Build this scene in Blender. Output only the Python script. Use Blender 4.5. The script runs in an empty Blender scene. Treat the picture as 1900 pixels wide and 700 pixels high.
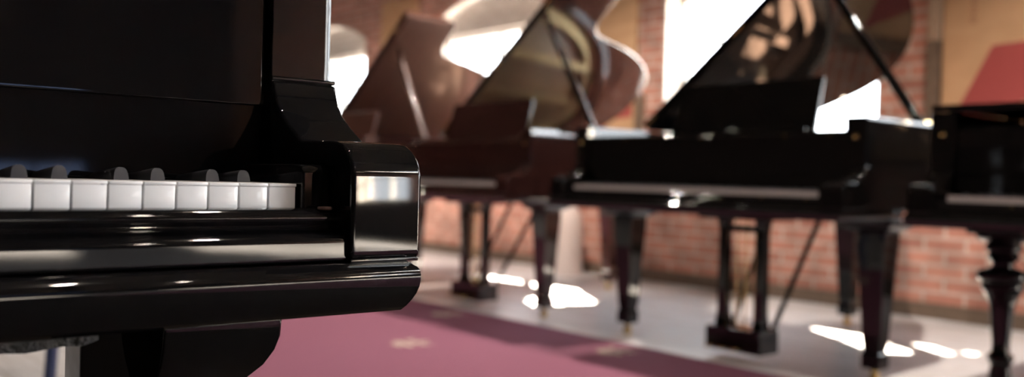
import bpy, bmesh, math, random
from mathutils import Vector, Matrix
from math import sin, cos, radians, pi, atan2, sqrt
random.seed(4)
S = bpy.context.scene
C = S.collection

# ---------------------------------------------------------------- materials
def mat(name):
    m = bpy.data.materials.new(name); m.use_nodes = True
    nt = m.node_tree; b = nt.nodes['Principled BSDF']
    return m, nt, b
def N(nt, t, **kw):
    n = nt.nodes.new(t)
    for k, v in kw.items():
        if k.startswith('i_'): n.inputs[k[2:].replace('_', ' ')].default_value = v
        else: setattr(n, k, v)
    return n
def simple(name, col, rough=.5, metal=0., coat=0., spec=.5, bump=0., bscale=40., var=0.):
    m, nt, b = mat(name)
    b.inputs['Base Color'].default_value = (*col, 1)
    b.inputs['Roughness'].default_value = rough
    b.inputs['Metallic'].default_value = metal
    b.inputs['Coat Weight'].default_value = coat
    b.inputs['Coat Roughness'].default_value = .02
    b.inputs['Specular IOR Level'].default_value = spec
    if bump or var:
        tc = N(nt, 'ShaderNodeTexCoord'); no = N(nt, 'ShaderNodeTexNoise')
        no.inputs['Scale'].default_value = bscale; no.inputs['Detail'].default_value = 5
        nt.links.new(tc.outputs['Object'], no.inputs['Vector'])
        if bump:
            bp = N(nt, 'ShaderNodeBump'); bp.inputs['Strength'].default_value = bump; bp.inputs['Distance'].default_value = .01
            nt.links.new(no.outputs['Fac'], bp.inputs['Height']); nt.links.new(bp.outputs['Normal'], b.inputs['Normal'])
        if var:
            r = N(nt, 'ShaderNodeValToRGB')
            r.color_ramp.elements[0].position = .3; r.color_ramp.elements[1].position = .7
            r.color_ramp.elements[0].color = (*[c*(1-var) for c in col], 1)
            r.color_ramp.elements[1].color = (*[min(1, c*(1+var)) for c in col], 1)
            nt.links.new(no.outputs['Fac'], r.inputs['Fac']); nt.links.new(r.outputs['Color'], b.inputs['Base Color'])
    return m

def lacquer(name, col, wave=.012):
    """polished polyester with a very slight waviness, fine swirl marks and dust"""
    m, nt, b = mat(name)
    b.inputs['Base Color'].default_value = (*col, 1)
    b.inputs['Specular IOR Level'].default_value = .42
    tc = N(nt, 'ShaderNodeTexCoord')
    n1 = N(nt, 'ShaderNodeTexNoise'); n1.inputs['Scale'].default_value = 9; n1.inputs['Detail'].default_value = 1
    n2 = N(nt, 'ShaderNodeTexNoise'); n2.inputs['Scale'].default_value = 3.5; n2.inputs['Detail'].default_value = 6
    mr = N(nt, 'ShaderNodeMapRange'); mr.inputs['From Min'].default_value = .4; mr.inputs['From Max'].default_value = .75
    mr.inputs['To Min'].default_value = .025; mr.inputs['To Max'].default_value = .06
    bp = N(nt, 'ShaderNodeBump'); bp.inputs['Strength'].default_value = wave; bp.inputs['Distance'].default_value = .02
    L = nt.links.new
    L(tc.outputs['Object'], n1.inputs['Vector']); L(tc.outputs['Object'], n2.inputs['Vector'])
    L(n1.outputs['Fac'], bp.inputs['Height']); L(bp.outputs['Normal'], b.inputs['Normal'])
    L(n2.outputs['Fac'], mr.inputs['Value']); L(mr.outputs['Result'], b.inputs['Roughness'])
    return m
def wood(name, c1, c2, rough=.08, coat=.8, scale=(2, 14, 14)):
    m, nt, b = mat(name)
    tc = N(nt, 'ShaderNodeTexCoord'); mp = N(nt, 'ShaderNodeMapping'); mp.inputs['Scale'].default_value = scale
    no = N(nt, 'ShaderNodeTexNoise'); no.inputs['Scale'].default_value = 2.2; no.inputs['Detail'].default_value = 7; no.inputs['Distortion'].default_value = 1.2
    r = N(nt, 'ShaderNodeValToRGB'); r.color_ramp.elements[0].position = .3; r.color_ramp.elements[1].position = .72
    r.color_ramp.elements[0].color = (*c1, 1); r.color_ramp.elements[1].color = (*c2, 1)
    L = nt.links.new
    L(tc.outputs['Object'], mp.inputs['Vector']); L(mp.outputs['Vector'], no.inputs['Vector'])
    L(no.outputs['Fac'], r.inputs['Fac']); L(r.outputs['Color'], b.inputs['Base Color'])
    b.inputs['Roughness'].default_value = rough; b.inputs['Coat Weight'].default_value = coat; b.inputs['Coat Roughness'].default_value = .03
    return m
def brick(name, c1, c2, mortar, paint=False, rot=0.):
    m, nt, b = mat(name); L = nt.links.new
    tc = N(nt, 'ShaderNodeTexCoord'); se = N(nt, 'ShaderNodeSeparateXYZ'); ad = N(nt, 'ShaderNodeMath', operation='ADD')
    co = N(nt, 'ShaderNodeCombineXYZ')
    L(tc.outputs['Object'], se.inputs[0]); L(se.outputs['X'], ad.inputs[0]); L(se.outputs['Y'], ad.inputs[1])
    L(ad.outputs[0], co.inputs['X']); L(se.outputs['Z'], co.inputs['Y'])
    br = N(nt, 'ShaderNodeTexBrick'); br.offset = .5
    br.inputs['Scale'].default_value = 1; br.inputs['Brick Width'].default_value = .235; br.inputs['Row Height'].default_value = .078
    br.inputs['Mortar Size'].default_value = .010; br.inputs['Mortar Smooth'].default_value = .25; br.inputs['Bias'].default_value = -.1
    br.inputs['Color1'].default_value = (*c1, 1); br.inputs['Color2'].default_value = (*c2, 1); br.inputs['Mortar'].default_value = (*mortar, 1)
    no = N(nt, 'ShaderNodeTexNoise'); no.inputs['Scale'].default_value = 5; no.inputs['Detail'].default_value = 6
    n2 = N(nt, 'ShaderNodeTexNoise'); n2.inputs['Scale'].default_value = 1.1; n2.inputs['Detail'].default_value = 3
    L(co.outputs[0], br.inputs['Vector']); L(tc.outputs['Object'], no.inputs['Vector']); L(tc.outputs['Object'], n2.inputs['Vector'])
    r = N(nt, 'ShaderNodeValToRGB'); r.color_ramp.elements[0].position = .35; r.color_ramp.elements[1].position = .7
    k = .12 if paint else .42
    r.color_ramp.elements[0].color = (1-k, 1-k, 1-k, 1); r.color_ramp.elements[1].color = (1.0, 1.0, 1.0, 1)
    mx = N(nt, 'ShaderNodeMix', data_type='RGBA', blend_type='MULTIPLY'); mx.inputs['Factor'].default_value = 1
    L(no.outputs['Fac'], r.inputs['Fac']); L(br.outputs['Color'], mx.inputs['A']); L(r.outputs['Color'], mx.inputs['B'])
    L(mx.outputs['Result'], b.inputs['Base Color'])
    bp = N(nt, 'ShaderNodeBump'); bp.inputs['Strength'].default_value = .5; bp.inputs['Distance'].default_value = .008; bp.invert = True
    L(br.outputs['Fac'], bp.inputs['Height']); L(bp.outputs['Normal'], b.inputs['Normal'])
    b.inputs['Roughness'].default_value = .75
    return m
def floor_mat():
    m, nt, b = mat('pale boards'); L = nt.links.new
    tc = N(nt, 'ShaderNodeTexCoord')
    br = N(nt, 'ShaderNodeTexBrick'); br.offset = .37
    br.inputs['Scale'].default_value = 1; br.inputs['Brick Width'].default_value = 1.6; br.inputs['Row Height'].default_value = .14
    br.inputs['Mortar Size'].default_value = .003
    br.inputs['Color1'].default_value = (.66, .655, .68, 1); br.inputs['Color2'].default_value = (.58, .575, .60, 1); br.inputs['Mortar'].default_value = (.34, .31, .3, 1)
    no = N(nt, 'ShaderNodeTexNoise'); no.inputs['Scale'].default_value = 3; no.inputs['Detail'].default_value = 8
    mp = N(nt, 'ShaderNodeMapping'); mp.inputs['Scale'].default_value = (1, 9, 1)
    L(tc.outputs['Object'], br.inputs['Vector']); L(tc.outputs['Object'], mp.inputs['Vector']); L(mp.outputs['Vector'], no.inputs['Vector'])
    r = N(nt, 'ShaderNodeValToRGB'); r.color_ramp.elements[0].color = (.72, .7, .68, 1); r.color_ramp.elements[1].color = (1, 1, 1, 1)
    r.color_ramp.elements[0].position = .3; r.color_ramp.elements[1].position = .65
    mx = N(nt, 'ShaderNodeMix', data_type='RGBA', blend_type='MULTIPLY'); mx.inputs['Factor'].default_value = 1
    L(no.outputs['Fac'], r.inputs['Fac']); L(br.outputs['Color'], mx.inputs['A']); L(r.outputs['Color'], mx.inputs['B']); L(mx.outputs['Result'], b.inputs['Base Color'])
    b.inputs['Roughness'].default_value = .32
    return m
def glass_mat(name='window glass', tint=(1, 1, 1, 1)):
    m = bpy.data.materials.new(name); m.use_nodes = True; nt = m.node_tree; nt.nodes.clear()
    o = N(nt, 'ShaderNodeOutputMaterial'); t = N(nt, 'ShaderNodeBsdfTransparent'); t.inputs['Color'].default_value = tint; g = N(nt, 'ShaderNodeBsdfGlossy'); g.inputs['Roughness'].default_value = .02
    mx = N(nt, 'ShaderNodeMixShader'); mx.inputs[0].default_value = .06
    L = nt.links.new; L(t.outputs[0], mx.inputs[1]); L(g.outputs[0], mx.inputs[2]); L(mx.outputs[0], o.inputs[0])
    return m
def emit(name, col, s):
    m, nt, b = mat(name); b.inputs['Emission Color'].default_value = (*col, 1); b.inputs['Emission Strength'].default_value = s
    return m

M = dict(
 black=lacquer('black polyester', (.0035, .0034, .0038)),
 blackb=lacquer('black lacquer', (.005, .0045, .0045), .02),
 mahog=wood('polished mahogany', (.016, .006, .0055), (.040, .0145, .012)),
 mahog2=wood('red mahogany', (.045, .018, .014), (.095, .040, .030), rough=.3, coat=.35),
 ivory=simple('white key plastic', (.90, .90, .90), .18, coat=.3),
 ivory2=simple('aged white keys', (.56, .50, .50), .3),
 ebony=simple('satin black key', (.032, .032, .038), .32),
 brass=simple('brass', (.78, .56, .25), .2, 1.),
 steel=simple('strings', (.22, .17, .12), .5, .6),
 gold=simple('gold iron plate', (.62, .47, .24), .32, .6, bump=.1),
 bronze=simple('dull bronze plate', (.13, .07, .045), .65, .0, bump=.1),
 spruce=wood('spruce soundboard', (.50, .33, .16), (.62, .43, .22), .35, .2, (20, 1, 1)),
 batten=simple('rough black paint', (.02, .02, .021), .45, bump=1., bscale=120, var=.6),
 felt=simple('red felt', (.20, .02, .03), .9),
 tone=simple('brown rubber', (.16, .085, .075), .4),
 brick=brick('red brick', (.58, .26, .195), (.44, .18, .135), (.60, .48, .42)),
 dbrick=brick('dark brick', (.032, .016, .012), (.024, .012, .010), (.03, .024, .02)),
 dwood=simple('dark wood panelling', (.03, .02, .016), .5),  # only on the added dark panel and strip window
 wbrick=brick('white painted brick', (.66, .63, .60), (.58, .54, .51), (.48, .43, .40), True),
 plaster=simple('plaster', (.78, .74, .68), .8, bump=.2, bscale=6),
 cream=simple('umber wall', (.06, .045, .035), .85, bump=.2, bscale=5, var=.08),
 ceil=simple('dark timber ceiling', (.030, .023, .019), .7, bump=.3, bscale=9, var=.2),
 floor=floor_mat(), glass=glass_mat(), tglass=glass_mat('tinted glass', (.26, .29, .37, 1)),
 frame=simple('white window frame', (.75, .74, .72), .4),
 carpet=simple('plum red carpet', (.215, .068, .118), .95, bump=.8, bscale=260, var=.10),
 motif=simple('beige carpet motif', (.46, .36, .30), .95, bump=.6, bscale=260, var=.2),
 tan=wood('tan poster board', (.45, .265, .145), (.54, .33, .19), .55, 0, (1, 1, 3)),
 red=simple('red print', (.32, .055, .052), .6),
 mark=simple('brown print', (.32, .15, .085), .6),
 dstrip=simple('dark oak strip', (.13, .088, .062), .5, var=.2),
 lstrip=simple('pale oak strip', (.36, .25, .18), .5, var=.1),
 plinth=simple('pale fluted plaster', (.52, .44, .42), .7, bump=.1),
 navy=simple('navy paint', (.012, .028, .10), .35),
 grey=simple('grey cloth', (.3, .3, .32), .9),
 lamp=emit('warm lamp', (1, .72, .42), 260.), metal=simple('dark metal', (.03, .03, .03), .4),
 ground=simple('outdoor paving', (.5, .48, .45), .9, var=.1, bscale=2),
)

for k_ in ('dbrick', 'cream', 'ceil', 'dwood'): M[k_].node_tree.nodes['Principled BSDF'].inputs['Specular IOR Level'].default_value = .06

# ---------------------------------------------------------------- mesh helpers
def obj(name, bm, m, parent=None, bevel=0., seg=2, smooth=True, ang=35, loc=None):
    me = bpy.data.meshes.new(name)
    bmesh.ops.recalc_face_normals(bm, faces=bm.faces[:])
    if bevel:
        bmesh.ops.remove_doubles(bm, verts=bm.verts[:], dist=1e-6)
        es = [e for e in bm.edges if len(e.link_faces) == 2 and e.calc_face_angle(0) > radians(28)]
        bmesh.ops.bevel(bm, geom=es, offset=bevel, segments=seg, profile=.5, affect='EDGES', clamp_overlap=True)
    bm.to_mesh(me); bm.free()
    for x in (m if isinstance(m, (list, tuple)) else [m]): me.materials.append(x)
    if smooth:
        for p in me.polygons: p.use_smooth = True
        me.set_sharp_from_angle(angle=radians(ang))
    o = bpy.data.objects.new(name, me); C.objects.link(o)
    if smooth:
        wn = o.modifiers.new('normals', 'WEIGHTED_NORMAL'); wn.keep_sharp = True; wn.weight = 100
    if parent: o.parent = parent
    if loc: o.location = loc
    return o
def box(bm, x0, x1, y0, y1, z0, z1):
    v = [bm.verts.new(p) for p in ((x0,y0,z0),(x1,y0,z0),(x1,y1,z0),(x0,y1,z0),(x0,y0,z1),(x1,y0,z1),(x1,y1,z1),(x0,y1,z1))]
    for f in ((0,3,2,1),(4,5,6,7),(0,1,5,4),(1,2,6,5),(2,3,7,6),(3,0,4,7)): bm.faces.new([v[i] for i in f])
    return bm
def nb(*a):
    bm = bmesh.new()
    if a: box(bm, *a)
    return bm
def loft(bm, rings, caps=True, closed=True):
    R = [[bm.verts.new(p) for p in r] for r in rings]
    n = len(R[0])
    for a, b in zip(R, R[1:]):
        for i in range(n if closed else n-1): bm.faces.new((a[i], a[(i+1) % n], b[(i+1) % n], b[i]))
    if caps: bm.faces.new(R[0][::-1]); bm.faces.new(R[-1])
    return bm
def extrude_x(bm, prof, x0, x1):     # prof: (y,z)
    return loft(bm, [[(x0, y, z) for y, z in prof], [(x1, y, z) for y, z in prof]])
def extrude_z(bm, prof, z0, z1):     # prof: (x,y)
    return loft(bm, [[(x, y, z0) for x, y in prof], [(x, y, z1) for x, y in prof]])
def lathe(bm, prof, cx=0, cy=0, n=24, sq=False):   # prof: (r,z)
    return loft(bm, [[(cx+r*cos(2*pi*i/n), cy+r*sin(2*pi*i/n), z) for i in range(n)] for r, z in prof])
def sqloft(bm, prof, cx=0, cy=0, kx=1, ky=1):     # square section tower, prof: (half width, z)
    return loft(bm, [[(cx-r*kx, cy-r*ky, z), (cx+r*kx, cy-r*ky, z), (cx+r*kx, cy+r*ky, z), (cx-r*kx, cy+r*ky, z)] for r, z in prof])
def tube(bm, a, b, r, n=12, r2=None):
    a = Vector(a); b = Vector(b); d = (b-a).normalized(); q = d.to_track_quat('Z', 'Y'); r2 = r if r2 is None else r2
    return loft(bm, [[tuple(c+q @ Vector((rr*cos(2*pi*i/n), rr*sin(2*pi*i/n), 0))) for i in range(n)] for c, rr in ((a, r), (b, r2))])
def bar(bm, a, b, w, h):
    a = Vector(a); b = Vector(b); q = (b-a).normalized().to_track_quat('Z', 'Y')
    return loft(bm, [[tuple(c+q @ Vector((sx*w/2, sy*h/2, 0))) for sx, sy in ((-1,-1),(1,-1),(1,1),(-1,1))] for c in (a, b)])
def empty(name, loc, rz=0.):
    o = bpy.data.objects.new(name, None); C.objects.link(o); o.location = loc; o.rotation_euler = (0, 0, rz); o.empty_display_size = .1
    return o
def tag(o, label, cat, group=None, kind=None):
    if label: o['label'] = label
    if cat: o['category'] = cat
    if group: o['group'] = group
    if kind: o['kind'] = kind
    return o
def spline(pts, n=6):
    """Catmull-Rom through an open list of 2-D points"""
    P = [Vector(p) for p in pts]; out = []
    for i in range(len(P)-1):
        p0 = P[max(i-1, 0)]; p1 = P[i]; p2 = P[i+1]; p3 = P[min(i+2, len(P)-1)]
        for k in range(n):
            t = k/n
            out.append(tuple(.5*((2*p1)+(-p0+p2)*t+(2*p0-5*p1+4*p2-p3)*t*t+(-p0+3*p1-3*p2+p3)*t**3)))
    out.append(tuple(P[-1])); return out
def offset_in(pts, d):
    """offset an open outline (2-D) to its right-hand side by d"""
    out = []
    n = len(pts)
    for i, p in enumerate(pts):
        a = Vector(pts[max(i-1, 0)]); b = Vector(pts[min(i+1, n-1)]); t = (b-a).normalized()
        out.append((p[0]+t.y*d, p[1]-t.x*d))
    return out

# ---------------------------------------------------------------- grand piano
# local frame: x across (treble = +), y away from the player (0 = white key fronts), z up
TAIL_A = [(1.455, 1.0), (1.43, 1.05), (1.32, 1.065), (1.19, 1.08), (1.11, 1.14), (1.07, 1.26), (1.03, 1.44), (.945, 1.69), (.81, 1.89), (.64, 1.99), (.45, 2.0), (.27, 1.95), (.12, 1.82), (.03, 1.62), (0, 1.42)]
TAIL_B = [(1.455, 1.0), (1.42, 1.10), (1.32, 1.22), (1.23, 1.36), (1.16, 1.52), (1.08, 1.70), (.98, 1.87), (.86, 2.01), (.74, 2.09), (.61, 2.12), (.47, 2.05), (.33, 1.90), (.19, 1.74), (.06, 1.58), (0, 1.42)]
WP_52 = [i for i in range(52)]

def white_key_mesh(w, cl, cr, hz):
    """one white key; cl / cr are the notches left and right of its tail"""
    bm = bmesh.new(); g = .0005
    a, b = g, w-g
    head = [(a, -.0012), (b, -.0012), (b, .050), (b-cr, .050), (b-cr, .150), (a+cl, .150), (a+cl, .050), (a, .050)]
    extrude_z(bm, head, hz-.0025, hz)
    front = [(a+.0003, 0), (b-.0003, 0), (b-.0003, .049), (b-cr-.0003, .051), (b-cr-.0003, .150), (a+cl+.0003, .150), (a+cl+.0003, .051), (a+.0003, .049)]
    extrude_z(bm, front, hz-.020, hz-.0026)
    return bm
def black_key_mesh(hz, hb=.0098):
    bm = bmesh.new()
    sec = [(-.0055, 0), (-.0052, .003), (-.0048, .0058), (-.0040, .0080), (-.0026, .0093), (-.0010, .0098), (.0010, .0098), (.0026, .0093), (.0040, .0080), (.0048, .0058), (.0052, .003), (.0055, 0)]
    rings = []
    for y, kz, kx in ((.050, 1, 1), (.0512, 1, 1), (.0535, 1, 1), (.08, .86, .97), (.15, .43, .95)):
        rings.append([(x*kx, y+(z/.0098)*.0022*(1 if y < .0511 else 1 if y < .0536 else 0), hz-.002+(z+.002)*(kz if z > 0 else 1)) for x, z in sec])
    loft(bm, rings)
    return bm

def grand_piano(name, loc, rz, finish, keymat, blackkey, wk=.02356, nwhite=52, last_c=True, m_in=.030, m_out=.110, dz=0., tail=TAIL_A, lid=None, qlid=.62,
                legs='square', desk=True, high=False, keys=True, plate=None, ldx=0.):
    T = empty(name, loc, rz)
    W = wk*nwhite; XL, XR = -m_out, W+m_out; wid = XR-XL
    kz = .7416+dz; bt, bb = .681+dz, .641+dz; rt = 1.0
    fin = finish; bv = .0035
    # ---- rim: outline runs front right -> bentside -> tail -> spine -> front left
    sc = wid/1.455
    tl = spline([(x*sc+XL, y) for x, y in tail[:-1]]+[(XL, tail[-1][1])], 5)
    th = m_out-m_in; rr = .009 if high else .007
    arc = [(rr*(1-sin(t)), rr*(1-cos(t))) for t in [radians(q) for q in (0, 18, 36, 54, 72, 90)]]
    outl = [(XR-a_, .112+b_) for a_, b_ in arc]+[(XR, .4), (XR, .7), (XR, .9)]+tl[0:]+[(XL, 1.1), (XL, .7)]+[(XL+a_, .112+b_) for a_, b_ in arc[::-1]]
    inn = offset_in(outl, -.052)
    for q in range(6): inn[q] = (XR-th, .112+.002*q); inn[-1-q] = (XL+th, .112+.002*q)
    inn = [(max(min(x, XR-th), XL+th) if i < 9 or i > len(outl)-9 else x, y) for i, (x, y) in enumerate(inn)]
    bm = bmesh.new(); n = len(outl)
    R4 = [[bm.verts.new((x, y, z)) for x, y in pl] for pl, z in ((outl, bt+.002), (outl, rt), (inn, rt), (inn, bt+.002))]
    for k in range(4):
        A, B = R4[k], R4[(k+1) % 4]
        for i in range(n-1): bm.faces.new((A[i], A[i+1], B[i+1], B[i]))
    bm.faces.new([r[0] for r in R4]); bm.faces.new([r[-1] for r in R4][::-1])
    rim = obj('rim', bm, fin, T, bevel=bv, seg=3)
    # bead under each rim post, and the scrolled arm in front of it
    prof = [(.125, .8345), (.1095, .8345), (.1078, .827), (.1035, .8165), (.0965, .8075), (.0865, .8000), (.0760, .7930), (.0645, .7865), (.0545, .7805), (.0515, .7783),
            (.030, .7778), (0, .7774), (-.012, .7768), (-.022, .7750), (-.031, .7705), (-.0385, .7640), (-.0430, .7560), (-.0450, .7480), (-.0450, .690), (-.0440, .6835), (.125, .6835)]
    prof = [(y, z+dz) for y, z in prof]
    for x0, x1 in ((XL+.002, XL+th), (XR-th, XR+.003)):
        obj('arm', extrude_x(bmesh.new(), prof, x0, x1), fin, T, bevel=.0034 if high else .004, seg=4)
        obj('bead', nb(x0-.001, x1-.0015, .1075, .13, .8345+dz, .8385+dz), fin, T, bevel=.0015, seg=2)
        obj('arm_base', nb(x0+.001, x1-.001, -.0435, .12, .6808+dz, .6840+dz), fin, T, bevel=.001)
    # ---- key bed with its mitred, rounded nose on three sides
    nose = [(.009, .6812), (.0065, .6806), (.005, .6785), (.002, .6765), (.0005, .6740), (0, .6710), (0, .6660), (.0006, .6610), (.0022, .6555), (.0048, .6500), (.008, .6450), (.0112, .6412)]
    rings = []
    for d, z in nose: rings.append([(XL-.004+d, .40, z+dz), (XL-.004+d, -.054+d, z+dz), (XR-.002-d, -.054+d, z+dz), (XR-.002-d, .40, z+dz)])
    obj('key_bed', loft(bmesh.new(), rings), fin, T, ang=50)
    # ---- belly of the case behind the key bed (closed bottom, beams)
    bmm = bmesh.new()
    bot = offset_in(outl, -.03)
    pts = [(x, max(y, .39)) for x, y in bot]
    extrude_z(bmm, pts, bt-.012, bt+.004)
    obj('case_bottom', bmm, fin, T, smooth=False)
    # ---- key slip moulding
    sl = [(-.004, .7228), (-.014, .7226), (-.0195, .7214), (-.0222, .7190), (-.0230, .7160), (-.0226, .7128), (-.0208, .7106), (-.0200, .7096), (-.0206, .7082), (-.0218, .7070), (-.0212, .7054),
          (-.0200, .7046), (-.0215, .7036), (-.0268, .7038), (-.0330, .7028), (-.0364, .7012), (-.0377, .6992), (-.0380, .6968), (-.0380, .6850), (-.0374, .6828), (-.004, .6815)]
    obj('key_slip', extrude_x(bmesh.new(), [(y, z+dz) for y, z in sl], XL+th+.001, XR-th+.0025), fin, T, ang=60)
    # ---- key blocks (cheeks)
    for x0, x1 in ((XL+th+.001, -.001), (W+.0015, XR-th-.0005)):
        kp = [(.12, .683), (-.006, .683), (-.008, .690), (-.008, .7500), (-.006, .7545), (-.001, .7568), (.006, .7576), (.12, .7576)]
        obj('key_block', extrude_x(bmesh.new(), [(y, z+dz) for y, z in kp], x0, x1), fin, T, bevel=.002 if high else .0, seg=3)
    # ---- fallboard
    fb = [(.162, .7425), (.1268, .7428), (.1266, .7440), (.1284, .8112), (.1221, .8121), (.1220, .8124), (.1220, .8150), (.1220, .95), (.1235, .957), (.128, .960), (.158, .960), (.162, .957)]
    fr_ = []
    xa, xb = XL+th+.002, XR-th-.0012
    for x, o_ in ((xa, .005), (xa+.0008, .0025), (xa+.0022, .0009), (xa+.005, 0), (xb-.005, 0), (xb-.0037, .0002), (xb-.0022, .0009), (xb-.0008, .0025), (xb, .005)):
        fr_.append([(x, min(y+o_, .161) if y < .155 else y, z+dz) for y, z in fb])
    obj('fallboard', loft(bmesh.new(), fr_), fin, T, ang=50)
    # ---- keys
    whites = 'CDEFGAB'; start = 5   # lowest key is an A
    sharp_after = {'C': -.0016, 'D': .0018, 'F': -.0024, 'G': .0002, 'A': .0028}
    mw = {}
    seq = [whites[(start+i) % 7] for i in range(nwhite)]
    def has(i): return 0 <= i < nwhite-1 and seq[i] in sharp_after
    if keys:
        for i in range(nwhite):
            cl = (.0068+sharp_after[seq[i-1]]) if has(i-1) else 0.
            cr = (.0068-sharp_after[seq[i]]) if has(i) else 0.
            if i == nwhite-1: cr = 0.
            key = (round(cl, 4), round(cr, 4))
            if key not in mw:
                o = obj('white_key', white_key_mesh(wk, cl, cr, kz), keymat, T, bevel=.0005 if high else 0, seg=2)
                mw[key] = o.data; o.location = (i*wk, 0, 0)
            else:
                o = bpy.data.objects.new('white_key', mw[key]); C.objects.link(o); o.parent = T; o.location = (i*wk, 0, 0)
        bmh = None
        for i in range(nwhite):
            if not has(i): continue
            if bmh is None:
                o = obj('black_key', black_key_mesh(kz), blackkey, T, ang=50, bevel=0); bmh = o.data
            else:
                o = bpy.data.objects.new('black_key', bmh); C.objects.link(o); o.parent = T
            o.location = ((i+1)*wk+sharp_after[seq[i]], 0, 0)
    # key frame / felt below the keys
    obj('key_frame', nb(0, W, .012, .148, bt+.001, kz-.021), M['felt'], T, smooth=False)
    # ---- interior: soundboard, plate, strings
    if lid is not None and lid > 5:
        sb = offset_in(outl, -.058)
        sb = [(min(max(x, XL+th+.002), XR-th-.002), max(y, .20)) for x, y in sb]
        obj('soundboard', extrude_z(bmesh.new(), sb, .845, .853), plate or M['spruce'], T, smooth=False)  # a given plate colour also darkens the soundboard, standing in for shade inside
        p1 = offset_in(outl, -.070); p2 = offset_in(outl, -.150)
        p1 = [(min(max(x, XL+th+.01), XR-th-.01), max(y, .26)) for x, y in p1]; p2 = [(min(max(x, XL+th+.07), XR-th-.07), max(y, .50)) for x, y in p2]
        bmp = bmesh.new(); m_ = len(p1)
        RR = [[bmp.verts.new((x, y, z)) for x, y in pl] for pl, z in ((p1, .905), (p1, .920), (p2, .920), (p2, .905))]
        for k in range(4):
            A, B = RR[k], RR[(k+1) % 4]
            for i in range(m_): bmp.faces.new((A[i], A[(i+1) % m_], B[(i+1) % m_], B[i]))
        box(bmp, XL+th+.01, XR-th-.01, .26, .50, .905, .921)
        for fx, y1, xe in ((.26, 1.80, .22), (.46, 1.90, .40), (.66, 1.60, .60), (.84, 1.0, .82)):
            bar(bmp, (XL+wid*fx, .48, .925), (XL+wid*xe, y1*.97, .925), .05, .03)
        obj('iron_plate', bmp, plate or M['gold'], T, smooth=False)
        bms = bmesh.new()
        for k in range(70):
            f = k/69; x = XL+th+.04+f*(wid-2*th-.08); ye = 1.78-1.0*f**1.1
            bar(bms, (x, .36, .934), (x+.05*(1-f), max(ye, .62), .934), .003, .003)
        so = obj('strings', bms, M['steel'], T, smooth=False); so['kind'] = 'stuff'
    # tray / front shelf between fallboard and desk
    obj('desk_tray', nb(XL+th+.004, XR-th-.004, .150, .46 if lid and lid > 5 else .30, .938, .955), fin, T, smooth=False)
    if desk:
        dk = obj('music_desk', nb(-.36, .36, -.010, .010, 0, .235), fin, T, bevel=.006, seg=3)
        dk.location = (W/2, .39, .967); dk.rotation_euler = (radians(-14), 0, 0)
        obj('desk_ledge', nb(-.34, .34, -.045, .0, -.008, .006), fin, dk, bevel=.003)
        for sx in (-.2, .2): obj('desk_strut', bar(bmesh.new(), (sx, .01, .17), (sx, .11, .01), .02, .008), fin, dk)
    # ---- lid
    lo = [(0, qlid), (wid, qlid)]+[(x-XL, y) for x, y in tl]
    if lid is not None:
        H = empty('lid_pivot', (0, 0, 0))   # replaced below
        bpy.data.objects.remove(H)
        full = [(0, .115), (wid, .115)]+[(x-XL, y) for x, y in tl]
        if lid > 5:
            lb = bmesh.new(); extrude_z(lb, lo, -.006, .020)
            L_ = obj('lid', lb, fin, T, bevel=.008, seg=3)
            fl = bmesh.new(); extrude_z(fl, [(0.0, qlid-.004), (wid, qlid-.004), (wid, qlid+.36), (0, qlid+.36)], .0235, .043)
            obj('lid_flap', fl, fin, L_, bevel=.003)
            for s_ in (.06, .70, 1.25):
                obj('lid_hinge', tube(bmesh.new(), (s_-.035, qlid-.006, .022), (s_+.035, qlid-.006, .022), .0075), M['brass'], L_)
            L_.location = (XL, 0, rt+.011); L_.rotation_euler = (0, -radians(lid), 0)
            al = radians(lid); s_ = 1.14
            top = (XL+s_*cos(al)+.002, .70, rt+.004+s_*sin(al)-.011)
            pr = bmesh.new(); bar(pr, (XR-.028, .62, rt-.03), top, .030, .036)
            ps = obj('prop_stick', pr, fin, T, bevel=.009, seg=3)
            obj('prop_socket', nb(XR-.054, XR-.004, .56, .68, rt, rt+.010), M['brass'], T, bevel=.002)
        else:
            lb = bmesh.new(); extrude_z(lb, full, 0, .022)
            L_ = obj('lid', lb, fin, T, bevel=.004, seg=2); L_.location = (XL, 0, rt+.004)
            for yy in (.3, .8): obj('lid_hinge', tube(bmesh.new(), (.0, yy-.04, .0), (.0, yy+.04, .0), .008), M['brass'], L_)
    # corner knobs on the rim posts and the lock on the front edge
    for x in (XL+th/2, XR-th/2):
        k_ = lathe(bmesh.new(), [(.001, 0), (.009, 0), (.010, .004), (.007, .008), (.001, .009)], n=14)
        o = obj('knob', k_, M['brass'], T); o.location = (x, .112, .93); o.rotation_euler = (radians(90), 0, 0)
    for x in () if high else (.16*W, .5*W, .82*W, .97*W):
        obj('slip_screw', tube(bmesh.new(), (x, -.024, .716+dz), (x, -.021, .716+dz), .006), M['brass'], T)
        obj('fallboard_stud', tube(bmesh.new(), (x, .123, .948+dz), (x, .118, .948+dz), .006), M['brass'], T)
    # ---- legs
    def square_leg(cx, cy):
        t = bb+.001
        bm_ = bmesh.new()
        sqloft(bm_, [(.096, t), (.098, t-.010), (.096, t-.022), (.084, t-.036), (.062, t-.047), (.058, t-.050), (.057, t-.10), (.049, t-.22), (.036, .16), (.031, .125), (.031, .122), (.037, .118), (.038, .110), (.038, .066), (.036, .060), (.022, .058)], cx, cy)
        lg = obj('leg', bm_, fin, T, bevel=.003, ang=40)
        cs = bmesh.new(); lathe(cs, [(.013, .058), (.016, .052), (.012, .046), (.012, .040)], cx, cy, 14)
        for s_ in (-1, 1): bar(cs, (cx+s_*.013, cy, .042), (cx+s_*.013, cy, .012), .004, .016)
        tube(cs, (cx-.010, cy, .020), (cx+.010, cy, .020), .0195, 18)
        obj('caster', cs, M['brass'], lg)
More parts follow.
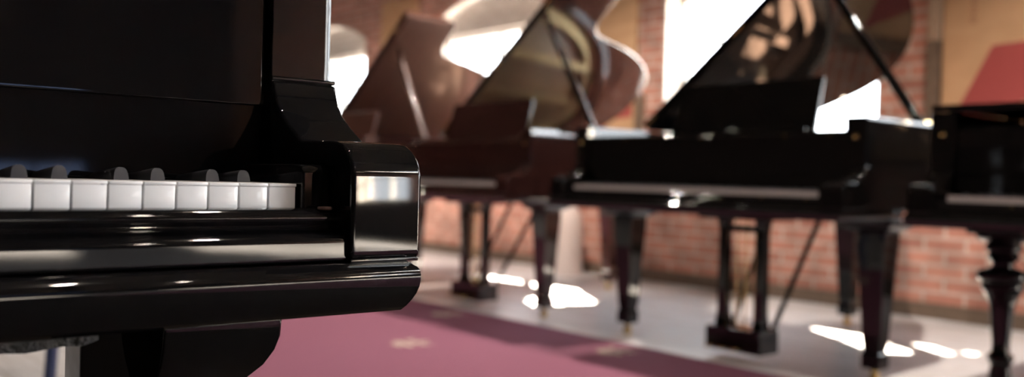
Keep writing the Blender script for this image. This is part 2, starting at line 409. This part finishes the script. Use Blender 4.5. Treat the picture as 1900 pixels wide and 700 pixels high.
    def turned_leg(cx, cy):
        t = bb+.001
        bm_ = lathe(bmesh.new(), [(.085, t-.03), (.088, t-.040), (.070, t-.052), (.050, t-.058), (.056, t-.068), (.060, t-.078), (.054, t-.088), (.044, t-.092), (.050, t-.102), (.052, t-.110), (.040, t-.120), (.034, t-.130),
              (.036, t-.140), (.060, t-.148), (.080, t-.158), (.084, t-.170), (.078, t-.184), (.064, t-.195), (.068, t-.203), (.066, t-.215), (.052, t-.235), (.042, t-.262), (.036, t-.30), (.032, t-.36), (.029, .24), (.028, .20), (.040, .19), (.043, .178), (.036, .166), (.030, .15), (.034, .13), (.036, .10), (.026, .07), (.018, .058)], cx, cy, 28)
        lg = obj('leg', bm_, fin, T, ang=55)
        obj('leg_block', nb(cx-.09, cx+.09, cy-.09, cy+.09, t-.030, t), fin, lg, bevel=.004)
        cs = bmesh.new(); lathe(cs, [(.013, .058), (.016, .052), (.012, .040)], cx, cy, 14); tube(cs, (cx-.010, cy, .020), (cx+.010, cy, .020), .0195, 18)
        obj('caster', cs, M['brass'], lg)
    def console_leg(cx, cy, s):
        """big square leg with a plate, a shaped front bracket and tapering shaft"""
        t = bb+.001
        bm_ = sqloft(bmesh.new(), [(.068, t-.008), (.068, t-.09), (.066, t-.14), (.056, t-.20), (.048, .25), (.044, .14), (.054, .13), (.054, .07), (.03, .06)], cx-.042, cy+.038, .80, .42)
        lg = obj('leg', bm_, fin, T, bevel=.003)
        obj('leg_plate', nb(cx-.120, cx+.062, cy-.07, cy+.13, t-.0075, t-.0005), fin, lg, bevel=.002)
        yz = [(-.052, t-.007), (-.054, t-.020), (-.053, t-.033), (-.048, t-.046), (-.038, t-.060), (-.022, t-.074), (0, t-.086), (.03, t-.10), (.03, t-.007)]
        rings = []
        for (y, z) in yz[:-1]:
            d = max(0, (y+.054))*.55
            rings.append([(cx-.050, y+cy, z), (cx+.050-d, y+cy, z), (cx+.050-d, cy+.012, z), (cx-.050, cy+.012, z)])
        obj('leg_bracket', loft(bmesh.new(), rings), fin, lg, bevel=.0028, seg=3)
        cs = bmesh.new(); lathe(cs, [(.013, .060), (.016, .052), (.012, .040)], cx-.042, cy+.038, 14); tube(cs, (cx-.052, cy+.038, .020), (cx-.032, cy+.038, .020), .0195, 18)
        obj('caster', cs, M['brass'], lg)
    rear = (XL+.55*sc, 1.66)
    if legs == 'square':
        for p in ((-.03+ldx, .42), (W+.005+ldx, .42), rear): square_leg(*p)
    elif legs == 'turned':
        for p in ((.02, .40), (W-.02, .40), rear): turned_leg(*p)
    else:
        console_leg(.158, .115, 1); console_leg(W-.158+.126, .115, 1); console_leg(rear[0], 1.5, 1)
    for p in (rear,): obj('leg_beam', nb(p[0]-.1, p[0]+.1, p[1]-.14, p[1]+.1, bb-.0005, bt-.010), fin, T)
    # ---- pedal lyre
    ly = (W/2+.03+ldx, .40)
    if high: ly = (W/2-.05, .45)
    top = nb(ly[0]-.17, ly[0]+.17, ly[1]-.10, ly[1]+.12, bb-.028, bb+.002)
    L0 = obj('lyre', top, fin, T, bevel=.003)
    for sx in (-.095, .095):
        obj('lyre_post', sqloft(bmesh.new(), [(.028, bb-.027), (.026, bb-.04), (.021, bb-.08), (.021, .20), (.026, .15), (.028, .135)], ly[0]+sx, ly[1]), fin, L0, bevel=.003)
    obj('pedal_box', nb(ly[0]-.14, ly[0]+.14, ly[1]-.07, ly[1]+.07, .035, .137), fin, L0, bevel=.006)
    obj('lyre_crossbar', nb(ly[0]-.075, ly[0]+.075, ly[1]-.012, ly[1]+.012, bb-.085, bb-.055), fin, L0, bevel=.004)
    for sx in (-.065, 0, .065):
        pd = bmesh.new(); extrude_z(pd, [(ly[0]+sx-.008, ly[1]-.06), (ly[0]+sx+.008, ly[1]-.06), (ly[0]+sx+.013, ly[1]-.14), (ly[0]+sx+.010, ly[1]-.158), (ly[0]+sx-.010, ly[1]-.158), (ly[0]+sx-.013, ly[1]-.14)], .060, .069)
        obj('pedal', pd, M['brass'], L0, bevel=.002)
        obj('pedal_rod', tube(bmesh.new(), (ly[0]+sx*.7, ly[1]+.02, .13), (ly[0]+sx*.7, ly[1]+.02, bb-.02), .004), M['brass'], L0)
    for sx in (-.1, .1):
        obj('lyre_brace', bar(bmesh.new(), (ly[0]+sx, ly[1]+.06, .10), (ly[0]+sx*1.3, ly[1]+.42, bt-.012), .016, .016), fin, L0)
    return T

F_PX = 1650.; ROLL = radians(1.42); PITCH = radians(.64)
PHI = radians(49.5); Dv = Vector((cos(PHI), -sin(PHI), 0)); Ev = Vector((sin(PHI), cos(PHI), 0))
def row(a, e, z=0.): v = Dv*a+Ev*e; return Vector((v.x, v.y, z))

# foreground grand: 85 keys ending on A
fg0 = Vector((-.3189, .5918, 0)); th = radians(51.5)
Uv = Vector((sin(th), cos(th), 0)); Vv = Vector((-cos(th), sin(th), 0))
WK = .0235; orig = fg0+Uv*(.188-50*WK)
P = grand_piano('grand_piano', orig, radians(90-51.5), M['black'], M['ivory'], M['ebony'], wk=WK, nwhite=50, m_in=.0255, m_out=.0865, tail=TAIL_A, lid=0, legs='console', desk=False, high=True)
tag(P, 'large black polished grand piano in sharp focus with its white keys close to the camera', 'piano', 'grand pianos in the showroom')
def part(name, bm, m, **k): return obj(name, bm, m, P, **k)
xr = 50*WK     # key end in the piano's own x; u = x - xr + .188
ux = lambda u: u+xr-.188
bt_ = bmesh.new(); rings = []
for i in range(60):
    x = ux(-.62)+(.66*i/59); r_ = .0006*sin(i*1.7)+.0005*sin(i*4.1)
    c = .0 if i < 57 else (.0025 if i == 58 else .006 if i == 59 else .001)
    rings.append([(x, -.012+r_, .6285+c*.7+r_), (x, .05, .6285+c*.5), (x, .05, .6412), (x, -.012+r_*.6, .6408)])
ob = part('batten', loft(bt_, rings), M['batten'], bevel=0.0)
ob['label'] = 'scuffed matt black batten'
part('reflection_disc', lathe(bmesh.new(), [(.0005, 0), (.0052, 0), (.0060, .001), (.0056, .0026), (.0005, .0030)], n=20), M['tone'], loc=(ux(.2035), -.019, .7215))  # brown disc standing in for a blurred reflection on the slip
for k in (0, 1):
    part('brown_strip', nb(ux(.2085+.0026*k), ux(.2095+.0026*k), .1405, .146, .750, .774), M['tone'])  # two thin brown strips by the fallboard end

B0 = Vector((.2815, 4.0496, 0)); RZ = -PHI
A0 = B0-Dv*(1.225+.54); Z0 = A0-Dv*(1.225+.38); C0 = B0+Dv*(1.225+.44)
Bp = grand_piano('grand_piano', B0, RZ, M['blackb'], M['ivory2'], M['ebony'], dz=-.012, tail=TAIL_B, lid=38.5, legs='square', plate=M['bronze'])
tag(Bp, 'black grand piano with raised lid and square tapered legs on pale floor beyond carpet', 'piano', 'grand pianos in the showroom')
Ap = grand_piano('grand_piano', A0, RZ, M['mahog'], M['ivory2'], M['ebony'], dz=-.012, tail=TAIL_A, lid=36.5, legs='square', ldx=-.10)
tag(Ap, 'dark brown mahogany grand piano whose raised lid shows a golden underside reflection', 'piano', 'grand pianos in the showroom')
Zp = grand_piano('grand_piano', Z0, RZ, M['mahog2'], M['ivory2'], M['ebony'], dz=-.012, tail=TAIL_A, lid=36.5, legs='square', plate=M['bronze'])
tag(Zp, 'reddish brown grand piano with raised lid, farthest one beside the arched window', 'piano', 'grand pianos in the showroom')
Cp = grand_piano('grand_piano', C0, RZ, M['blackb'], M['ivory2'], M['ebony'], dz=-.012, tail=TAIL_B, lid=0, legs='turned', desk=False)
tag(Cp, 'black grand piano with closed lid and thick turned baluster legs', 'piano', 'grand pianos in the showroom')

# ---------------------------------------------------------------- the room (frame: a along Dv, e along Ev)
A_MIN, A_MAX, E_MIN, E_MAX, HC, TW = -13.2, 13.4, -4.6, 5.19, 3.7, .28
def robj(name, bm, m, label=None, **k):
    o = obj(name, bm, m, **k); o.rotation_euler = (0, 0, RZ); return o
def struct(name, bm, m, **k): o = robj(name, bm, m, smooth=False, **k); o['kind'] = 'structure'; return o
struct('floor', nb(A_MIN, A_MAX, E_MIN, E_MAX, -.1, 0), M['floor'])
SKY = (2.0, 5.2, 3.6, 5.1)
bm = bmesh.new()
box(bm, A_MIN, SKY[0], E_MIN, E_MAX, HC, HC+.1); box(bm, SKY[1], A_MAX, E_MIN, E_MAX, HC, HC+.1)
box(bm, SKY[0], SKY[1], E_MIN, SKY[2], HC, HC+.1); box(bm, SKY[0], SKY[1], SKY[3], E_MAX, HC, HC+.1)
struct('ceiling', bm, M['ceil'])
bm = bmesh.new()
for x in (SKY[0], (SKY[0]+SKY[1])/2-.03, SKY[1]-.06): box(bm, x, x+.06, SKY[2], SKY[3], HC+.02, HC+.12)
for y in (SKY[2], SKY[3]-.06): box(bm, SKY[0], SKY[1], y, y+.06, HC+.02, HC+.12)
rl = struct('window_40', bm, M['frame'])  # added, unseen roof light; its sun patch shows in the key slip
obj('pane', nb(SKY[0]+.02, SKY[1]-.02, SKY[2]+.02, SKY[3]-.02, HC+.06, HC+.066), M['glass'], rl, smooth=False)
WINW, SP, W0 = 1.68, 2.99, -7.34-2.99*1
wins = [(W0+SP*i, WINW, 1.02, 2.27, 2.50) for i in range(5)]+[(3.55, 2.7, .06, 3.05, 3.30), (W0+SP*6, WINW, .74, 2.27, 2.50)]      # left edge, width, sill, spring, crown; tall sixth window made up for reflected sunlight
SILL, SPR, CR = 1.02, 2.27, 2.50
def arch(x0, x1, n=10, zs=None, spr=SPR, cr=CR):
    w = (x1-x0)/2; h = cr-spr; r = (w*w+h*h)/(2*h); c = (x0+x1)/2; zc = cr-r
    a0 = math.asin(w/r)
    return [(c+r*sin(-a0+2*a0*i/n), zc+r*cos(-a0+2*a0*i/n)) for i in range(n+1)]
def wall_with_windows(ax0, ax1, y0, y1, wl):
    bm = bmesh.new(); x = ax0
    for w, ww, sill, spr, cr in wl:
        box(bm, x, w, y0, y1, 0, HC); box(bm, w, w+ww, y0, y1, 0, sill)
        top = arch(w, w+ww, spr=spr, cr=cr)
        for (xa, za), (xb, zb) in zip(top, top[1:]):
            loft(bm, [[(xa, y0, za), (xb, y0, zb), (xb, y0, HC), (xa, y0, HC)], [(xa, y1, za), (xb, y1, zb), (xb, y1, HC), (xa, y1, HC)]])
        x = w+ww
    box(bm, x, ax1, y0, y1, 0, HC)
    return bm
struct('wall_back', wall_with_windows(A_MIN-TW, A_MAX+TW, E_MAX, E_MAX+TW, wins), M['brick'])
def window(n, w, ww, sill, spr, cr, yi, yo):
    s = 1 if yo > yi else -1
    y0, y1 = yi, yo; HD = spr-.11
    # white painted reveal lining (jambs, sill, arched soffit) with a flat-headed tympanum in front of the frame
    bm = bmesh.new(); t = .012
    def bx(x0, x1, ya, yb, z0, z1): box(bm, x0, x1, min(ya, yb), max(ya, yb), z0, z1)
    bx(w, w+t, y0-.002*s, y1, sill, spr); bx(w+ww-t, w+ww, y0-.002*s, y1, sill, spr); bx(w, w+ww, y0-.004*s, y1, sill, sill+t)
    top = arch(w, w+ww, spr=spr, cr=cr)
    for (xa, za), (xb, zb) in zip(top, top[1:]):
        loft(bm, [[(xa, y, za-t), (xb, y, zb-t), (xb, y, zb), (xa, y, za)] for y in (y0-.002*s, y1)])
        yt0, yt1 = y1-.14*s, y1-.02*s
        loft(bm, [[(xa, y, HD), (xb, y, HD), (xb, y, zb), (xa, y, za)] for y in (yt0, yt1)])
    sur = struct('window_%d' % n, bm, M['wbrick'])
    bf = bmesh.new(); yf0, yf1 = y1-.11*s, y1-.05*s; ya, yb = min(yf0, yf1), max(yf0, yf1); f = .04
    box(bf, w+t, w+t+f, ya, yb, sill+t, HD); box(bf, w+ww-t-f, w+ww-t, ya, yb, sill+t, HD)
    box(bf, w+t, w+ww-t, ya, yb, sill+t, sill+t+f); box(bf, w+t, w+ww-t, ya, yb, HD-.05, HD)
    box(bf, w+ww/2-.02, w+ww/2+.02, ya, yb, sill+t, HD)
    for q in (.36, .68): zz = sill+(HD-sill)*q; box(bf, w+t, w+ww-t, ya+.015, yb-.015, zz-.011, zz+.011)
    obj('window_frame', bf, M['frame'], sur, smooth=False)
    yg = (ya+yb)/2
    obj('pane', nb(w+t+f*.5, w+ww-t-f*.5, yg-.002, yg+.002, sill+t+f*.5, HD-.03), M['glass'], sur, smooth=False)
    return sur
for i, w in enumerate(wins): window(i+1, *w, E_MAX, E_MAX+TW)
struct('wall_front', nb(A_MIN-TW, A_MAX+TW, E_MIN-TW, E_MIN, 0, HC), M['cream'])
struct('wall_left', nb(A_MIN-TW, A_MIN, E_MIN, E_MAX, 0, HC), M['dbrick'])
# end wall on the right, unseen; dim tinted strip window added for a bluish reflection
w0, w1, w2, w3 = 1.5, 2.95, 1.12, 1.62
bm = bmesh.new()
box(bm, A_MAX, A_MAX+TW, E_MIN, w0, 0, HC); box(bm, A_MAX, A_MAX+TW, w1, E_MAX, 0, HC); box(bm, A_MAX, A_MAX+TW, w0, w1, w3, HC); box(bm, A_MAX, A_MAX+TW, w0, w1, 0, w2)
struct('wall_right', bm, M['dbrick'])
bm = bmesh.new()
for y0, y1 in ((w0, w0+.05), (2.2, 2.24), (w1-.05, w1)): box(bm, A_MAX+.1, A_MAX+.16, y0, y1, w2, w3)
for z0, z1 in ((w2, w2+.05), (w3-.05, w3)): box(bm, A_MAX+.1, A_MAX+.16, w0, w1, z0, z1)
dr = struct('window_30', bm, M['dwood'])
obj('pane', nb(A_MAX+.125, A_MAX+.131, w0+.03, w1-.03, w2+.03, w3-.03), M['tglass'], dr, smooth=False)
struct('added_dark_floor', nb(-1.5, 5.4, -2.6, 1.16, 0, .004), M['ceil'])  # added, unseen dark floor inlay that darkens the key bed's reflection
tb = nb(6.4, A_MAX, E_MAX-.03, E_MAX, 0, .72); box(tb, 6.0, A_MAX, 4.5, E_MAX-.03, 0, .004)
struct('added_dark_panel', tb, M['dwood'])  # added, unseen dark panel and floor strip, darkening the arm's reflection
struct('baseboard_back', nb(A_MIN, A_MAX, E_MAX-.02, E_MAX, 0, .09), M['dstrip'])  # skirting
bm = bmesh.new()
for k in range(9): box(bm, A_MIN+1.4+3.2*k, A_MIN+1.62+3.2*k, E_MIN, SKY[2]-.1 if 1.7 < A_MIN+1.5+3.2*k < 5.5 else E_MAX, HC-.22, HC)
struct('trim_1', bm, M['ceil'])
g = nb(A_MIN-30, A_MAX+30, E_MIN-30, E_MAX+30, -.3, -.12); struct('ground', g, M['ground'])

# ---------------------------------------------------------------- carpet runner with small woven crests
cb = bmesh.new(); box(cb, -11, 5.0, 1.18, 3.05, .0, .008)
for f in cb.faces: f.material_index = 0
def crest(cx, cy):
    z = .0083
    shapes = [[(-.085, -.05), (.085, -.05), (.075, -.02), (-.075, -.02)], [(-.075, -.01), (-.095, .055), (-.045, .02)], [(-.03, .0), (0, .085), (.03, .0)], [(.075, -.01), (.045, .02), (.095, .055)],
              [(-.05, -.075), (.05, -.075), (.04, -.058), (-.04, -.058)]]
    for s in shapes:
        f = cb.faces.new([cb.verts.new((cx+x*.85, cy+y*1.25, z)) for x, y in s]); f.material_index = 1
for r_i, e in enumerate((2.88, 2.24, 1.56)):
    for k in range(-5, 7): crest(-3.88+1.24*k+(.60 if r_i % 2 else 0), e)
cpt = robj('carpet_runner', cb, [M['carpet'], M['motif']], smooth=False)
tag(cpt, 'long plum red carpet runner with small beige crests on the floor', 'carpet')

# ---------------------------------------------------------------- poster boards on the brick piers
def poster(a0, label, wd=.69):
    T = empty('poster_board', row(a0, E_MAX-.03), RZ)
    obj('board', nb(0, wd, 0, .022, .92, 2.62), M['tan'], T, bevel=.002)
    bm = bmesh.new(); extr = [(.27, 1.545), (wd-.03, 1.565), (wd-.03, 1.25), (.42, 1.235), (.36, 1.15), (.03, 1.08)]
    loft(bm, [[(x, y, z) for x, z in extr] for y in (-.003, .001)])
    obj('red_print', bm, M['red'], T, smooth=False)
    bm = bmesh.new()
    for k in range(3):
        zc = 1.70+.052*k
        n = 14
        for i in range(n):
            a, b = 2*pi*i/n, 2*pi*(i+1)/n
            loft(bm, [[(.165+r*cos(t)*.7, y, zc+r*sin(t)) for r, t in ((.021, a), (.021, b), (.011, b), (.011, a))] for y in (-.002, .001)])
    obj('print_marks', bm, M['mark'], T, smooth=False)
    tag(T, label, 'poster', 'poster boards between the windows')
    return T
poster(-2.285, 'tan poster board with red shape on brick pier behind the closed-lid black piano')
s1 = robj('wood_strip', nb(-2.37, -2.297, E_MAX-.05, E_MAX-.004, .92, 1.60), M['dstrip'], bevel=.003)
tag(s1, 'dark brown wooden strip on brick beside the board at the photo right edge', 'wooden strip', 'wooden strips beside the posters')
u1 = robj('wood_strip', nb(-2.285-.085, -2.285-.012, E_MAX-.045, E_MAX-.004, 1.605, 2.62), M['lstrip'], bevel=.003)
tag(u1, 'pale oak strip above the dark strip beside the right-hand poster board', 'wooden strip', 'wooden strips beside the posters')
poster(-5.30, 'tan poster board seen above the mahogany piano lid between two windows')
s2 = robj('wood_strip', nb(-4.60, -4.53, E_MAX-.05, E_MAX-.004, .92, 1.42), M['dstrip'], bevel=.003)
tag(s2, 'dark wooden strip at the right edge of the board between two raised lids', 'wooden strip', 'wooden strips beside the posters')
poster(-8.29, 'tan poster board by the window farthest away, behind the reddish brown piano')

# pale fluted round-shouldered pedestal against the wall
n = 48; prof = [(.150, .0), (.158, .01), (.158, .03), (.150, .04), (.148, .30), (.145, .38), (.135, .45), (.115, .51), (.085, .555), (.045, .582), (.002, .590)]
bm = bmesh.new()
loft(bm, [[((r*(1-(.035 if (i % 4) < 2 and .04 < z < .57 else 0)))*cos(2*pi*i/n), (r*(1-(.035 if (i % 4) < 2 and .04 < z < .57 else 0)))*sin(2*pi*i/n), z) for i in range(n)] for r, z in prof])
pd = obj('pedestal', bm, M['plinth'], ang=60); pd.location = row(-5.12, 4.93)
tag(pd, 'pale fluted pedestal with domed top on the floor against the brick wall', 'pedestal')

# stool with navy legs, mostly hidden behind the foreground piano
st = empty('stool', Vector((-1.56, 3.02, 0)), RZ)
for x, y in ((0, 0), (.50, 0), (0, .36), (.50, .36)): obj('leg', bar(bmesh.new(), (x, y, 0), (x+(.02 if x == 0 else -.02), y+(.02 if y == 0 else -.02), .44), .028, .028), M['navy'], st)
obj('seat', nb(-.02, .52, -.02, .38, .44, .50), M['grey'], st, bevel=.015, seg=3)
tag(st, 'stool with slim navy blue legs on the floor seen beneath the foreground keyboard', 'stool')

# ---------------------------------------------------------------- ceiling spotlights (warm, real lamps)
lamps = []
k = 0
for e in (1.2, 3.6):
    for a in (-8, -4.5, -1, 2.2, 5.4, 8.6, 12):
        T = empty('ceiling_spotlight', row(a, e, HC-.225), RZ)
        cn = bmesh.new(); lathe(cn, [(.030, 0), (.045, -.02), (.045, -.14), (.040, -.14), (.040, -.03), (.001, -.03)], n=18); obj('lamp_housing', cn, M['metal'], T)
        obj('bulb', lathe(bmesh.new(), [(.001, -.115), (.026, -.112), (.032, -.10), (.028, -.06), (.01, -.04)], n=14), M['lamp'], T)
        ld = bpy.data.lights.new('spot', 'SPOT'); ld.energy = (90 if (1 < a < 3 and e < 2) else 30 if a > 0 else 90 if e < 2 else 300); ld.color = (1, .88, .76); ld.spot_size = radians(118); ld.spot_blend = .8; ld.shadow_soft_size = .04
        lo = bpy.data.objects.new('lamp_beam', ld); C.objects.link(lo); lo.parent = T; lo.location = (0, 0, -.15)
        tag(T, 'small black ceiling spotlight with a warm bulb under the timber beams', 'spotlight', 'ceiling spotlights')

# ---------------------------------------------------------------- daylight
w = bpy.data.worlds.new('sky'); S.world = w; w.use_nodes = True
bg = w.node_tree.nodes['Background']; bg.inputs['Color'].default_value = (.88, .94, 1, 1); bg.inputs['Strength'].default_value = 9.
sd = bpy.data.lights.new('sun', 'SUN'); sd.energy = 180; sd.angle = radians(.6); sd.color = (1, .88, .70)
so = bpy.data.objects.new('sun', sd); C.objects.link(so)
ldir = (-Ev*1.0+Dv*1.5+Vector((0, 0, -1.12))).normalized(); so.rotation_euler = ldir.to_track_quat('-Z', 'Y').to_euler()
def portal(a, e, z, sx, sz, ddir):
    ld = bpy.data.lights.new('portal', 'AREA'); ld.shape = 'RECTANGLE'; ld.size = sx; ld.size_y = sz; ld.cycles.is_portal = True
    o = bpy.data.objects.new('daylight_portal', ld); C.objects.link(o); o.location = row(a, e, z)
    o.rotation_euler = ddir.to_track_quat('-Z', 'Y').to_euler()
for x, ww, sl, sp_, cr_ in wins: portal(x+ww/2, E_MAX+TW-.03, (sl+sp_)/2, ww, sp_-sl, -Ev)
portal((SKY[0]+SKY[1])/2, (SKY[2]+SKY[3])/2, HC+.13, 3.2, 1.5, Vector((0, 0, -1)))

# ---------------------------------------------------------------- camera
cd = bpy.data.cameras.new('camera'); cam = bpy.data.objects.new('camera', cd); C.objects.link(cam); S.camera = cam
cd.sensor_width = 36; cd.lens = F_PX/1900*36; cd.clip_start = .05
cam.matrix_world = Matrix.Translation((0, 0, .75)) @ Matrix.Rotation(radians(90)-PITCH, 4, 'X') @ Matrix.Rotation(ROLL, 4, 'Z')
cd.dof.use_dof = True; cd.dof.focus_distance = .745; cd.dof.aperture_fstop = 3.6; cd.dof.aperture_blades = 0

S.view_settings.view_transform = 'Standard'; S.view_settings.look = 'None'; S.view_settings.gamma = 1; S.view_settings.use_curve_mapping = False
S.view_settings.exposure = .98
S.cycles.use_denoising = True
S.cycles.max_bounces = 10; S.cycles.diffuse_bounces = 4; S.cycles.glossy_bounces = 5; S.cycles.transparent_max_bounces = 12
S.cycles.sample_clamp_indirect = 8; S.cycles.caustics_reflective = False; S.cycles.caustics_refractive = False
